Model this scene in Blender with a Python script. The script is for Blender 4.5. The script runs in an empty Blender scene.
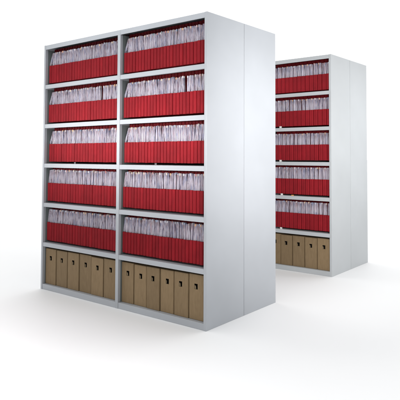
import bpy, bmesh, math, random
from mathutils import Vector, Matrix
R = random.Random(7)
S = bpy.context.scene
COL = S.collection

# ------------------------------------------------------------------ materials
def mat(name, color, rough=0.5, spec=0.5, metallic=0.0):
    m = bpy.data.materials.new(name); m.use_nodes = True
    nt = m.node_tree; b = nt.nodes['Principled BSDF']
    b.inputs['Base Color'].default_value = (*color, 1)
    b.inputs['Roughness'].default_value = rough
    b.inputs['Specular IOR Level'].default_value = spec
    b.inputs['Metallic'].default_value = metallic
    return m, nt, b

def nd(nt, kind, **kw):
    n = nt.nodes.new(kind)
    for k, v in kw.items(): setattr(n, k, v)
    return n

def coords(nt, scale, random_shift=True):
    tc = nd(nt, 'ShaderNodeTexCoord')
    mp = nd(nt, 'ShaderNodeMapping'); mp.inputs['Scale'].default_value = scale
    nt.links.new(tc.outputs['Object'], mp.inputs['Vector'])
    if random_shift:
        oi = nd(nt, 'ShaderNodeObjectInfo')
        mu = nd(nt, 'ShaderNodeVectorMath', operation='SCALE'); mu.inputs[0].default_value = (37.0, 11.0, 23.0)
        nt.links.new(oi.outputs['Random'], mu.inputs['Scale'])
        nt.links.new(mu.outputs[0], mp.inputs['Location'])
    return mp.outputs[0]

def noise(nt, vec, scale, detail=3.0, rough=0.5):
    n = nd(nt, 'ShaderNodeTexNoise'); n.inputs['Scale'].default_value = scale
    n.inputs['Detail'].default_value = detail; n.inputs['Roughness'].default_value = rough
    nt.links.new(vec, n.inputs['Vector'])
    return n.outputs['Fac']

def ramp(nt, fac, stops):
    r = nd(nt, 'ShaderNodeValToRGB'); e = r.color_ramp.elements
    e[0].position, e[0].color = stops[0][0], (*stops[0][1], 1)
    e[1].position, e[1].color = stops[-1][0], (*stops[-1][1], 1)
    for p, c in stops[1:-1]:
        x = e.new(p); x.color = (*c, 1)
    nt.links.new(fac, r.inputs['Fac'])
    return r.outputs['Color']

def bump(nt, fac, b, strength, dist):
    n = nd(nt, 'ShaderNodeBump'); n.inputs['Strength'].default_value = strength
    n.inputs['Distance'].default_value = dist
    nt.links.new(fac, n.inputs['Height']); nt.links.new(n.outputs[0], b.inputs['Normal'])

def steel(name, col, rough):
    m, nt, b = mat(name, col, rough, 0.45)
    v = coords(nt, (1, 1, 1))
    f = noise(nt, v, 2.2, 4, 0.55)
    lo = tuple(c * 0.955 for c in col); hi = tuple(min(1, c * 1.035) for c in col)
    nt.links.new(ramp(nt, f, [(0.3, lo), (0.7, hi)]), b.inputs['Base Color'])
    f2 = noise(nt, v, 240, 2, 0.5)
    bump(nt, f2, b, 0.12, 0.0006)
    f3 = noise(nt, v, 1.3, 5, 0.6)
    mr = nd(nt, 'ShaderNodeMapRange'); mr.inputs['To Min'].default_value = rough - 0.05; mr.inputs['To Max'].default_value = rough + 0.07
    nt.links.new(f3, mr.inputs['Value']); nt.links.new(mr.outputs[0], b.inputs['Roughness'])
    return m
M_STEEL = steel('grey_painted_steel', (0.382, 0.402, 0.430), 0.40)
M_STEEL_FAR = steel('brightened_grey_painted_steel', (0.438, 0.460, 0.474), 0.38)  # same grey steel, paler: light on the unit behind put into the colour
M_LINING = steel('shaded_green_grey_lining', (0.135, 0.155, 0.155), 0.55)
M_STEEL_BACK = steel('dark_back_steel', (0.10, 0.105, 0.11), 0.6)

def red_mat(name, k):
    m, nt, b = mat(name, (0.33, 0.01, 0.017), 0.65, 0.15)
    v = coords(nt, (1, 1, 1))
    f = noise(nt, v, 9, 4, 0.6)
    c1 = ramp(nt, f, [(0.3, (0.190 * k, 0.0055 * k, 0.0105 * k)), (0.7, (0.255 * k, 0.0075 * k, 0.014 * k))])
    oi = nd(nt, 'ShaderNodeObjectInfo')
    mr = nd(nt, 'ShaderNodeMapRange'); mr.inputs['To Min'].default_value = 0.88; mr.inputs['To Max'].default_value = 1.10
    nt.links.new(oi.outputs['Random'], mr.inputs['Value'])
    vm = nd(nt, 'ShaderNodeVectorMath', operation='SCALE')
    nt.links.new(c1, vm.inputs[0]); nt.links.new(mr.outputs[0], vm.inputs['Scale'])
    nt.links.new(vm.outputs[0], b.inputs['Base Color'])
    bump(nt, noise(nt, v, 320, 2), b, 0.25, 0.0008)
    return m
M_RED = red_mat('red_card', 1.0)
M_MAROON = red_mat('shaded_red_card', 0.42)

def paper_mat():
    m, nt, b = mat('paper_edges', (0.75, 0.73, 0.8), 0.7, 0.2)
    v = coords(nt, (1, 0.25, 0.012))
    f = noise(nt, v, 330, 2, 0.6)
    c1 = ramp(nt, f, [(0.32, (0.08, 0.05, 0.09)), (0.44, (0.40, 0.36, 0.43)), (0.60, (0.60, 0.57, 0.63))])
    v2 = coords(nt, (1, 0.3, 0.22))
    f2 = noise(nt, v2, 75, 2, 0.5)
    c2 = ramp(nt, f2, [(0.36, (0.46, 0.56, 0.78)), (0.44, (1, 1, 1)), (0.58, (1, 1, 1)), (0.68, (0.86, 0.62, 0.62))])
    mx = nd(nt, 'ShaderNodeMix', data_type='RGBA', blend_type='MULTIPLY'); mx.inputs['Factor'].default_value = 0.5
    nt.links.new(c1, mx.inputs['A']); nt.links.new(c2, mx.inputs['B'])
    # letterheads, dividers and coloured sheets show towards the top of the bundles
    tc = nd(nt, 'ShaderNodeTexCoord'); sx = nd(nt, 'ShaderNodeSeparateXYZ'); nt.links.new(tc.outputs['Object'], sx.inputs[0])
    mr = nd(nt, 'ShaderNodeMapRange', interpolation_type='SMOOTHSTEP'); nt.links.new(sx.outputs['Z'], mr.inputs['Value'])
    mr.inputs['From Min'].default_value = 0.205; mr.inputs['From Max'].default_value = 0.262; mr.inputs['To Max'].default_value = 0.8
    c3 = ramp(nt, noise(nt, coords(nt, (1, 0.2, 0.12)), 120, 2), [(0.34, (0.30, 0.38, 0.52)), (0.44, (0.75, 0.74, 0.80)), (0.54, (0.95, 0.93, 0.92)), (0.62, (0.62, 0.44, 0.40)), (0.72, (0.34, 0.28, 0.32))])
    m2 = nd(nt, 'ShaderNodeMix', data_type='RGBA', blend_type='MULTIPLY')
    nt.links.new(mr.outputs[0], m2.inputs['Factor']); nt.links.new(mx.outputs['Result'], m2.inputs['A']); nt.links.new(c3, m2.inputs['B'])
    nt.links.new(m2.outputs['Result'], b.inputs['Base Color'])
    return m
M_PAPER = paper_mat()

def tab_mat():
    m, nt, b = mat('index_tab_card', (0.6, 0.5, 0.4), 0.6, 0.3)
    oi = nd(nt, 'ShaderNodeObjectInfo')
    c = ramp(nt, oi.outputs['Random'], [(0.0, (0.72, 0.42, 0.24)), (0.25, (0.75, 0.62, 0.50)), (0.5, (0.28, 0.36, 0.50)),
                                        (0.7, (0.80, 0.76, 0.78)), (0.85, (0.50, 0.20, 0.18)), (1.0, (0.22, 0.34, 0.36))])
    nt.links.new(c, b.inputs['Base Color'])
    return m
M_TAB = tab_mat()

def kraft_mat():
    m, nt, b = mat('kraft_board', (0.3, 0.21, 0.12), 0.75, 0.2)
    v = coords(nt, (1, 1, 0.25))
    f = noise(nt, v, 60, 6, 0.65)
    c1 = ramp(nt, f, [(0.25, (0.200, 0.137, 0.074)), (0.75, (0.256, 0.180, 0.100))])
    oi = nd(nt, 'ShaderNodeObjectInfo')
    mr = nd(nt, 'ShaderNodeMapRange'); mr.inputs['To Min'].default_value = 0.86; mr.inputs['To Max'].default_value = 1.1
    nt.links.new(oi.outputs['Random'], mr.inputs['Value'])
    vm = nd(nt, 'ShaderNodeVectorMath', operation='SCALE')
    nt.links.new(c1, vm.inputs[0]); nt.links.new(mr.outputs[0], vm.inputs['Scale'])
    nt.links.new(vm.outputs[0], b.inputs['Base Color'])
    bump(nt, noise(nt, coords(nt, (1, 1, 0.1)), 500, 2), b, 0.3, 0.0006)
    return m
M_KRAFT = kraft_mat()
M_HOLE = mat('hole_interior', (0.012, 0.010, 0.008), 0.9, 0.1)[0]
M_FLAP = mat('torn_kraft_edge', (0.20, 0.15, 0.09), 0.8, 0.2)[0]
M_CARD = mat('white_card', (0.66, 0.66, 0.64), 0.5, 0.3)[0]
M_ORANGE = mat('orange_card', (0.62, 0.30, 0.10), 0.5, 0.3)[0]
M_ZINC = mat('zinc_foot', (0.20, 0.19, 0.20), 0.35, 0.5, 0.6)[0]

def floor_mat():
    m, nt, b = mat('white_studio_floor', (0.8, 0.81, 0.82), 0.6, 0.2)
    v = coords(nt, (1, 1, 1), False)
    f = noise(nt, v, 0.8, 5, 0.5)
    nt.links.new(ramp(nt, f, [(0.3, (0.890, 0.895, 0.902)), (0.7, (0.90, 0.905, 0.91))]), b.inputs['Base Color'])
    return m
M_FLOOR = floor_mat()

# ------------------------------------------------------------------ mesh helpers
def box(bm, x0, x1, y0, y1, z0, z1):
    vs = [bm.verts.new((x, y, z)) for x in (x0, x1) for y in (y0, y1) for z in (z0, z1)]
    a, b, c, d, e, f, g, h = vs
    for q in ((a, b, d, c), (e, g, h, f), (a, e, f, b), (c, d, h, g), (a, c, g, e), (b, f, h, d)):
        bm.faces.new(q)
    return vs

def mesh_of(name, bm, m, bevel=0.0, seg=1, smooth=False):
    bmesh.ops.recalc_face_normals(bm, faces=bm.faces[:])
    if bevel > 0:
        bmesh.ops.bevel(bm, geom=bm.edges[:], offset=bevel, segments=seg, affect='EDGES', profile=0.6, clamp_overlap=True)
    me = bpy.data.meshes.new(name); bm.to_mesh(me); bm.free()
    for mm in (m if isinstance(m, (list, tuple)) else [m]): me.materials.append(mm)
    if smooth:
        for p in me.polygons: p.use_smooth = True
    return me

def link(name, data, parent=None, loc=(0, 0, 0), **props):
    o = bpy.data.objects.new(name, data); COL.objects.link(o); o.location = loc
    if parent is not None: o.parent = parent
    for k, v in props.items():
        if v is not None: o[k] = v
    return o

def part(name, m, parent, boxes, bevel=0.0, seg=1):
    bm = bmesh.new()
    for b in boxes: box(bm, *b)
    return link(name, mesh_of(name, bm, m, bevel, seg), parent)

# ------------------------------------------------------------------ measures (metres)
H = 2.2
D = 0.412                       # depth of one of the two back-to-back halves
XM, XL = -0.9343, -2.0054       # middle seam and left end, measured from the right end
SHELF_Z = [1.8368, 1.4793, 1.1234, 0.7707, 0.4167]
BASE_Z = 0.047
LIP = 0.036
SETBACK = 0.030                 # how far files stand behind the shelf fronts

def shelving_unit(loc, label, m):
    root = link('shelving_unit', None, None, loc, label=label, category='shelving unit', group='back-to-back steel shelving units')
    # side panels: front and rear half at each end, a hair gap (the seam) between them
    for x0, x1 in ((-0.025, 0.0), (XL, XL + 0.025)):
        part('side_panel', m, root, [(x0, x1, 0, D - 0.0016, 0, H)], 0.0022, 2)
        part('side_panel', m, root, [(x0, x1, D + 0.0016, 2 * D, 0, H)], 0.0022, 2)
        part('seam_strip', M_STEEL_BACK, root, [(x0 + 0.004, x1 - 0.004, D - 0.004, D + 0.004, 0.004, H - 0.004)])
    part('upright', m, root, [(XM - 0.030, XM + 0.004, 0.0, D - 0.006, 0, H - 0.0415)], 0.002, 2)
    bays = ((XM + 0.004, -0.025), (XL + 0.025, XM - 0.030))
    for bi, (x0, x1) in enumerate(bays):
        e = 0.0006
        zz = [BASE_Z] + sorted(SHELF_Z) + [H]
        part('shade_lining', M_LINING, root, [(x0 - 0.001, x0 + 0.0014, 0.0225, D - 0.007, a + 0.0005, b - LIP - 0.006) for a, b in zip(zz, zz[1:])])  # thin added sheets, shade of the inner walls put into their colour
        for z in SHELF_Z:
            # folded shelf: plate, front lip and the lip's returned lower edge
            bm = bmesh.new()
            prof = [(0.0025, z - LIP), (0.0025, z - 0.0025), (0.005, z), (D - 0.006, z), (D - 0.006, z - 0.003), (0.006, z - 0.003),
                    (0.006, z - LIP + 0.003), (0.022, z - LIP + 0.003), (0.022, z - LIP)]
            ra = [bm.verts.new((x0 + e, y, zz)) for y, zz in prof]; rb = [bm.verts.new((x1 - e, y, zz)) for y, zz in prof]
            n = len(prof)
            for i in range(n): bm.faces.new((ra[i], ra[(i + 1) % n], rb[(i + 1) % n], rb[i]))
            bm.faces.new(ra); bm.faces.new(list(reversed(rb)))
            link('shelf', mesh_of('shelf', bm, m), root)
        part('plinth', m, root, [(x0 + e, x1 - e, 0.0025, D - 0.006, 0.001, BASE_Z)], 0.0018, 2)
    # top lips run over the middle upright and meet there
    for x0, x1 in ((XM + 0.0008, -0.0256), (XL + 0.0256, XM - 0.0008)):
        zt, zl = H - 0.0012, H - 0.041
        prof = [(0.0012, zl), (0.0012, zt - 0.002), (0.0032, zt), (D - 0.006, zt), (D - 0.006, zt - 0.003), (0.0045, zt - 0.003), (0.0045, zl)]
        bm = bmesh.new(); n = len(prof)
        ra = [bm.verts.new((x0, y, zz)) for y, zz in prof]; rb = [bm.verts.new((x1, y, zz)) for y, zz in prof]
        for i in range(n): bm.faces.new((ra[i], ra[(i + 1) % n], rb[(i + 1) % n], rb[i]))
        bm.faces.new(ra); bm.faces.new(list(reversed(rb)))
        link('top_panel', mesh_of('top_panel', bm, m), root)
    part('top_panel', m, root, [(XL + 0.0256, -0.0256, D + 0.006, 2 * D - 0.001, H - 0.041, H - 0.0012)], 0.0018, 2)
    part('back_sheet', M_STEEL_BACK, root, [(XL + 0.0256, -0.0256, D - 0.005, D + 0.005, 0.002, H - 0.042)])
    part('rear_sheet', m, root, [(XL + 0.0256, -0.0256, 2 * D - 0.012, 2 * D - 0.004, 0.002, H - 0.042)])
    return root

unit_a = shelving_unit((0, 0, 0), 'larger grey steel shelving unit in front, two bays of red files facing us', M_STEEL)
UX, UY = -0.0342, 1.8324
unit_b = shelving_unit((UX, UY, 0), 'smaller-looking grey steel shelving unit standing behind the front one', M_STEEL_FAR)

# ------------------------------------------------------------------ hanging files
def pocket_mesh(w):
    """red card pocket: a low rounded front, tall side wings hung from the rail above"""
    bm = bmesh.new()
    h, d, g = 0.160, 0.30, 0.0014
    n = 8
    front = []
    for i in range(n + 1):                       # slightly rounded spine
        a = math.pi * i / n
        x = g + (w - 2 * g) * (1 - math.cos(a)) / 2
        y = 0.0095 * (1 - math.sin(a)) + (0.0035 if i == n // 2 else 0)
        front.append((x, y))
    outline = front + [(w - g, d), (g, d)]
    lo = [bm.verts.new((x, y, 0)) for x, y in outline]; hi = [bm.verts.new((x, y, h)) for x, y in outline]
    k = len(outline)
    for i in range(k): bm.faces.new((lo[i], lo[(i + 1) % k], hi[(i + 1) % k], hi[i]))
    bm.faces.new(lo); bm.faces.new(hi)
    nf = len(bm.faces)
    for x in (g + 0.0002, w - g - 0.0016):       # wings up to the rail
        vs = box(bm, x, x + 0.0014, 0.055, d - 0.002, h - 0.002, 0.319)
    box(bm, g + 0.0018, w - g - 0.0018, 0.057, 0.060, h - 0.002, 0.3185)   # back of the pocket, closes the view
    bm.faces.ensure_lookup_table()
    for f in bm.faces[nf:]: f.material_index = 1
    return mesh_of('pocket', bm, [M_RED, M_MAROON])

def sheaf_mesh(w, rng, lean=None, upright=False):
    """white fore-edges of the papers, two or three bundles, each leaning its own way; returns paper and tab meshes"""
    bm, bt = bmesh.new(), bmesh.new()
    n = rng.choice((3, 3, 4)) if w < 0.045 else rng.choice((4, 5))
    z0, z1 = 0.150, 0.277 + rng.uniform(-0.002, 0.002)
    base = rng.uniform(-1, 1) * (0.004 if upright else 0.008)
    m0 = w * rng.choice((0.08, 0.14, 0.21)); cell = (w - 2 * m0) / n; tabbed = rng.randrange(n)
    for i in range(n):
        ww = cell * rng.uniform(0.50, 0.80)
        cx = m0 + cell * (i + 0.5) + rng.uniform(-1, 1) * cell * 0.10
        t = base + rng.uniform(-1, 1) * 0.0025 if lean is None else lean
        y0 = 0.010 + i * 0.0017 + rng.uniform(0, 0.004)
        zt = z1 + rng.uniform(-0.003, 0.0015)
        zs = zt - 0.013
        def tri(b, za, zb, y0, grow=0.0):
            pts = []
            for z in (za, zb):
                f = (z - z0) / (z1 - z0)
                xo = cx - t * 0.4 + t * 1.4 * f
                for x in (xo - ww / 2 - grow, xo + ww / 2 + grow):
                    for y in (y0, y0 + 0.02): pts.append(b.verts.new((x, y, z)))
            a, c, e, g, a2, c2, e2, g2 = pts
            for q in ((a, e, e2, a2), (e, g, g2, e2), (g, c, c2, g2), (c, a, a2, c2), (a, c, g, e), (a2, e2, g2, c2)): b.faces.new(q)
        tri(bm, z0, zt, y0)
        if i == tabbed: tri(bt, zs, zt + 0.0025, y0 - 0.0007, 0.0004)
    return mesh_of('paper_sheaf', bm, M_PAPER), mesh_of('index_tab', bt, M_TAB)

class Family:
    def __init__(s, w, seed, upright=False):
        s.w = w; rng = random.Random(seed)
        s.pocket = pocket_mesh(w)
        s.var = [sheaf_mesh(w, rng, upright=upright) for _ in range(18)]
        s.lean = sheaf_mesh(w * 0.55, rng, 0.036)
        s.lean2 = sheaf_mesh(w, rng, 0.014)

ROWS = ['top', 'second', 'third', 'fourth', 'fifth']
def row_of_files(unit_loc, fam, x_left, n, zi, rng, where, shown, lean_first=True, hole=None):
    z = SHELF_Z[zi] + 0.017
    shelf = '%s shelf' % ROWS[zi]
    group = 'red hanging files on the %s, %s' % (shelf, where)
    for i in range(n):
        v = fam.var[rng.randrange(len(fam.var))]
        jy, jz = rng.uniform(-0.0016, 0.0016), rng.uniform(-0.0010, 0.0010)
        jr = rng.uniform(-0.006, 0.006)
        if i == 0 and lean_first: v = fam.lean if zi in (0, 1, 2) else fam.lean2
        if i == 1 and lean_first and zi < 3: v = fam.lean2
        if i not in shown: continue
        if i == shown[0]: lab = 'leftmost visible red file on the %s, %s' % (shelf, where)
        elif i == shown[-1]: lab = 'rightmost red file on the %s, %s' % (shelf, where)
        else: lab = 'red file with white papers, %s, %s' % (shelf, where)
        f = link('hanging_file', None, None, (unit_loc[0] + x_left + i * fam.w, unit_loc[1] + SETBACK + (0.010 if zi == 2 else 0.0) + jy, z + jz), label=lab, category='file', group=group)
        f.rotation_euler = (0, 0, jr)
        link('pocket', fam.pocket, f)
        if hole is None or i != hole:
            link('paper_sheaf', v[0], f); link('index_tab', v[1], f)

NF = 26
x0r, x1r = XM + 0.006, -0.027
x0l, x1l = XL + 0.027, XM - 0.032
fam_r = Family((x1r - x0r) / NF, 3)
fam_l = Family((x1l - x0l) / NF, 3)          # same contents, wider bay
NB = 18
fam_b = Family((x1r - x0r) / NB, 9, upright=True)
for zi in range(5):
    hole = 19 if zi == 1 else None
    row_of_files((0, 0), fam_r, x0r, NF, zi, random.Random(100 + zi), 'right bay of the front unit', list(range(NF)), hole=hole)
    row_of_files((0, 0), fam_l, x0l, NF, zi, random.Random(100 + zi), 'left bay of the front unit', list(range(NF)), hole=hole)
    row_of_files((UX, UY), fam_b, x0r, NB, zi, random.Random(200 + zi), 'unit behind', list(range(4, NB)), lean_first=False)

# ------------------------------------------------------------------ archive boxes
def archive_mesh(w, h, rng):
    """kraft box with a real square finger hole cut in its front, returns body, hole, flap"""
    d = 0.33; cx = w / 2 + rng.uniform(-0.006, 0.006); cz = h * 0.735
    hw, hh = 0.0155, 0.019
    xs = [0, cx - hw, cx + hw, w]; zs = [0, cz - hh, cz + hh, h]
    bm = bmesh.new()
    g = [[bm.verts.new((x, 0, z)) for z in zs] for x in xs]
    for i in range(3):
        for j in range(3):
            if i == 1 and j == 1: continue
            bm.faces.new((g[i][j], g[i + 1][j], g[i + 1][j + 1], g[i][j + 1]))
    b = [bm.verts.new(p) for p in ((0, d, 0), (w, d, 0), (w, d, h), (0, d, h))]
    bm.faces.new(b)
    bm.faces.new([g[0][0], g[0][1], g[0][2], g[0][3], b[3], b[0]])
    bm.faces.new([g[3][3], g[3][2], g[3][1], g[3][0], b[1], b[2]])
    bm.faces.new([g[0][3], g[1][3], g[2][3], g[3][3], b[2], b[3]])
    bm.faces.new([g[3][0], g[2][0], g[1][0], g[0][0], b[0], b[1]])
    bmesh.ops.recalc_face_normals(bm, faces=bm.faces[:])
    sharp = [e for e in bm.edges if len(e.link_faces) == 2 and e.calc_face_angle(0) > 1.0]
    bmesh.ops.bevel(bm, geom=sharp, offset=0.0022, segments=2, affect='EDGES', clamp_overlap=True)
    body = mesh_of('body', bm, M_KRAFT)
    bm = bmesh.new()
    e = 0.0
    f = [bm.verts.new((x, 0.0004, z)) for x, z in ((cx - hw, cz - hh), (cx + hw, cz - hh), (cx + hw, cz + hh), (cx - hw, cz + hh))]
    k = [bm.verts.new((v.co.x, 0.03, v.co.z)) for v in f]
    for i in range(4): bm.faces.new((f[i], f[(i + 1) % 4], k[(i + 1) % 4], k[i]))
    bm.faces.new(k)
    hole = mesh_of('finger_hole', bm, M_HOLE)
    bm = bmesh.new()
    s = rng.uniform(0.12, 0.45)
    pts = [(cx - hw, 0.002, cz - hh), (cx - hw + 2 * hw * s, 0.004, cz - hh + 0.002), (cx - hw + 2 * hw * s * 0.6, 0.006, cz + hh * 0.15), (cx - hw, 0.002, cz + hh * 0.35)]
    bm.faces.new([bm.verts.new(p) for p in pts])
    r = bmesh.ops.extrude_face_region(bm, geom=bm.faces[:])
    for v in r['geom']:
        if isinstance(v, bmesh.types.BMVert): v.co.y += 0.0008
    flap = mesh_of('flap', bm, M_FLAP)
    return body, hole, flap

ORD = ['leftmost', 'second from left', 'third from left', 'third from right', 'second from right', 'rightmost']
def row_of_boxes(unit_loc, x0, x1, seed, where, n=6, first=0):
    rng = random.Random(seed); w = (x1 - x0) / n
    for i in range(n):
        h = 0.312 + rng.uniform(-0.004, 0.003)
        body, hole, flap = archive_mesh(w - rng.uniform(0.005, 0.009), h, rng)
        yy, rz = rng.uniform(-0.003, 0.004), rng.uniform(-0.008, 0.008)
        if i < first: continue
        lab = 'brown archive box, %s, bottom of %s' % (ORD[i], where)
        o = link('archive_box', None, None, (unit_loc[0] + x0 + i * w + 0.002, unit_loc[1] + SETBACK + yy, BASE_Z + 0.0006), label=lab, category='archive box',
                 group='brown archive boxes, %s' % where)
        o.rotation_euler = (0, 0, rz)
        link('body', body, o)
        hh = link('finger_hole', hole, o)
        link('flap', flap, hh)
row_of_boxes((0, 0), XM + 0.006, -0.046, 5, 'right bay of the front unit')
row_of_boxes((0, 0), XL + 0.029, XM - 0.046, 6, 'left bay of the front unit')
row_of_boxes((UX, UY), XM + 0.010, -0.034, 8, 'unit behind')

# ------------------------------------------------------------------ small clips and feet
def clip_mesh(m, w=0.028, h=0.019):
    bm = bmesh.new()
    box(bm, -w / 2, w / 2, 0.0, 0.0012, 0, h)
    box(bm, -w / 2, w / 2, 0.0013, 0.020, 0, 0.0012)
    return mesh_of('label_card', bm, m, 0.0003)
card = clip_mesh(M_CARD)
for zi, dx in ((1, 0.0), (2, 0.0), (3, 0.015), (4, 0.005)):
    link('label_card', card, None, (UX - 0.618 + dx, UY + 0.012, SHELF_Z[zi] + 0.0006),
         label='small white card standing at the left of the %s shelf, unit behind' % ROWS[zi], category='label card', group='small white cards in unit behind')
link('label_card', clip_mesh(M_ORANGE, 0.03, 0.010), None, (UX - 0.468, UY + 0.012, SHELF_Z[3] + 0.0006),
     label='small orange card lying on the fourth shelf of the unit behind', category='label card')
def foot_mesh():
    bm = bmesh.new()
    box(bm, -0.011, 0.011, 0, 0.0015, 0, 0.0135); box(bm, -0.011, 0.011, 0.0016, 0.03, 0, 0.0015)
    return mesh_of('bookend_foot', bm, M_ZINC, 0.0004)
fm = foot_mesh()
for x, w in ((-0.545, 'right'), (-1.56, 'left')):
    link('bookend', fm, None, (x, 0.030, SHELF_Z[2] + 0.0006), label='little zinc bookend foot under the third shelf files, %s bay' % w, category='bookend')

# ------------------------------------------------------------------ floor
bm = bmesh.new()
box(bm, -60, 60, -12, 90, -0.02, 0)
link('floor', mesh_of('floor', bm, M_FLOOR), None, kind='structure', label='white studio floor')

# ------------------------------------------------------------------ light
w = bpy.data.worlds.new('World'); S.world = w; w.use_nodes = True
nt = w.node_tree; bg = nt.nodes['Background']; bg.inputs[0].default_value = (1.0, 1.0, 1.0, 1)
# bright white sweep behind the units, dimmer studio behind the photographer
tc = nd(nt, 'ShaderNodeTexCoord'); mr = nd(nt, 'ShaderNodeMapRange', interpolation_type='SMOOTHSTEP')
dt = nd(nt, 'ShaderNodeVectorMath', operation='DOT_PRODUCT'); dt.inputs[1].default_value = (-0.56, 0.83, 0.0)
nt.links.new(tc.outputs['Generated'], dt.inputs[0]); nt.links.new(dt.outputs['Value'], mr.inputs['Value'])
mr.inputs['From Min'].default_value = -0.45; mr.inputs['From Max'].default_value = 0.35
mr.inputs['To Min'].default_value = 0.62; mr.inputs['To Max'].default_value = 1.50
nt.links.new(mr.outputs[0], bg.inputs[1])

def area(name, loc, target, size, power, color=(1, 1, 1), size_y=None, spread=180):
    l = bpy.data.lights.new(name, 'AREA'); l.energy = power; l.color = color
    l.shape = 'RECTANGLE'; l.size = size; l.size_y = size_y or size; l.spread = math.radians(spread)
    o = bpy.data.objects.new(name, l); COL.objects.link(o); o.location = loc
    o.rotation_euler = (Vector(target) - Vector(loc)).to_track_quat('-Z', 'Y').to_euler()
    return o
area('front_softbox', (-0.9, -2.6, 1.46), (-1.0, 0, 1.33), 2.0, 7.0, (1.0, 0.98, 0.97), 0.2, 32)
area('aisle_fill', (1.6, -0.6, 1.4), (-0.4, 1.83, 1.15), 0.8, 15, (1.0, 0.97, 0.95), 0.8, 80)  # unseen lamp added to brighten the unit behind
area('side_fill', (2.8, 0.7, 2.3), (0.0, 0.65, 1.75), 0.9, 3.3, (1.0, 1.0, 1.0), 1.0, 50)  # unseen lamp added to lighten the front unit's side panel
area('foreground_fill', (-0.5, -2.8, 3.0), (-0.5, -2.3, 0), 3.8, 30, (1, 1, 1), 1.6, 80)  # unseen lamp added to whiten the floor in front
area('rear_side_fill', (1.9, 3.1, 1.7), (0.0, 2.5, 1.45), 0.4, 3.6, (0.97, 0.98, 1.0), 0.9, 70)  # unseen lamp added for a highlight on the far side panel
area('top_fill', (-0.9, -1.7, 3.1), (-0.95, 0, 2.2), 2.2, 3.5, (0.98, 0.99, 1.0), 0.3, 45)  # unseen lamp added to lift the top lips and upper frames

# ------------------------------------------------------------------ camera
cam = bpy.data.cameras.new('camera'); co = bpy.data.objects.new('camera', cam); COL.objects.link(co)
F, CX, CY = 512.9722, 284.0014, 134.7187
ya, pi_, ro = -0.5961, 0.0374, -0.0018
fw = Vector((math.sin(ya) * math.cos(pi_), math.cos(ya) * math.cos(pi_), math.sin(pi_)))
rt = Vector((math.cos(ya), -math.sin(ya), 0)); up = rt.cross(fw)
r2 = rt * math.cos(ro) + up * math.sin(ro); u2 = -rt * math.sin(ro) + up * math.cos(ro)
co.matrix_world = Matrix(((r2.x, u2.x, -fw.x, 2.4253), (r2.y, u2.y, -fw.y, -2.6263), (r2.z, u2.z, -fw.z, 1.2062), (0, 0, 0, 1)))
cam.sensor_fit = 'HORIZONTAL'; cam.sensor_width = 36; cam.lens = F / 400 * 36
cam.shift_x = 0.5 - CX / 400; cam.shift_y = CY / 400 - 0.5
cam.clip_start = 0.05; cam.clip_end = 400
S.camera = co
S.view_settings.view_transform = 'Standard'; S.view_settings.look = 'None'; S.view_settings.exposure = 0
S.render.resolution_x = 1024; S.render.resolution_y = 1024
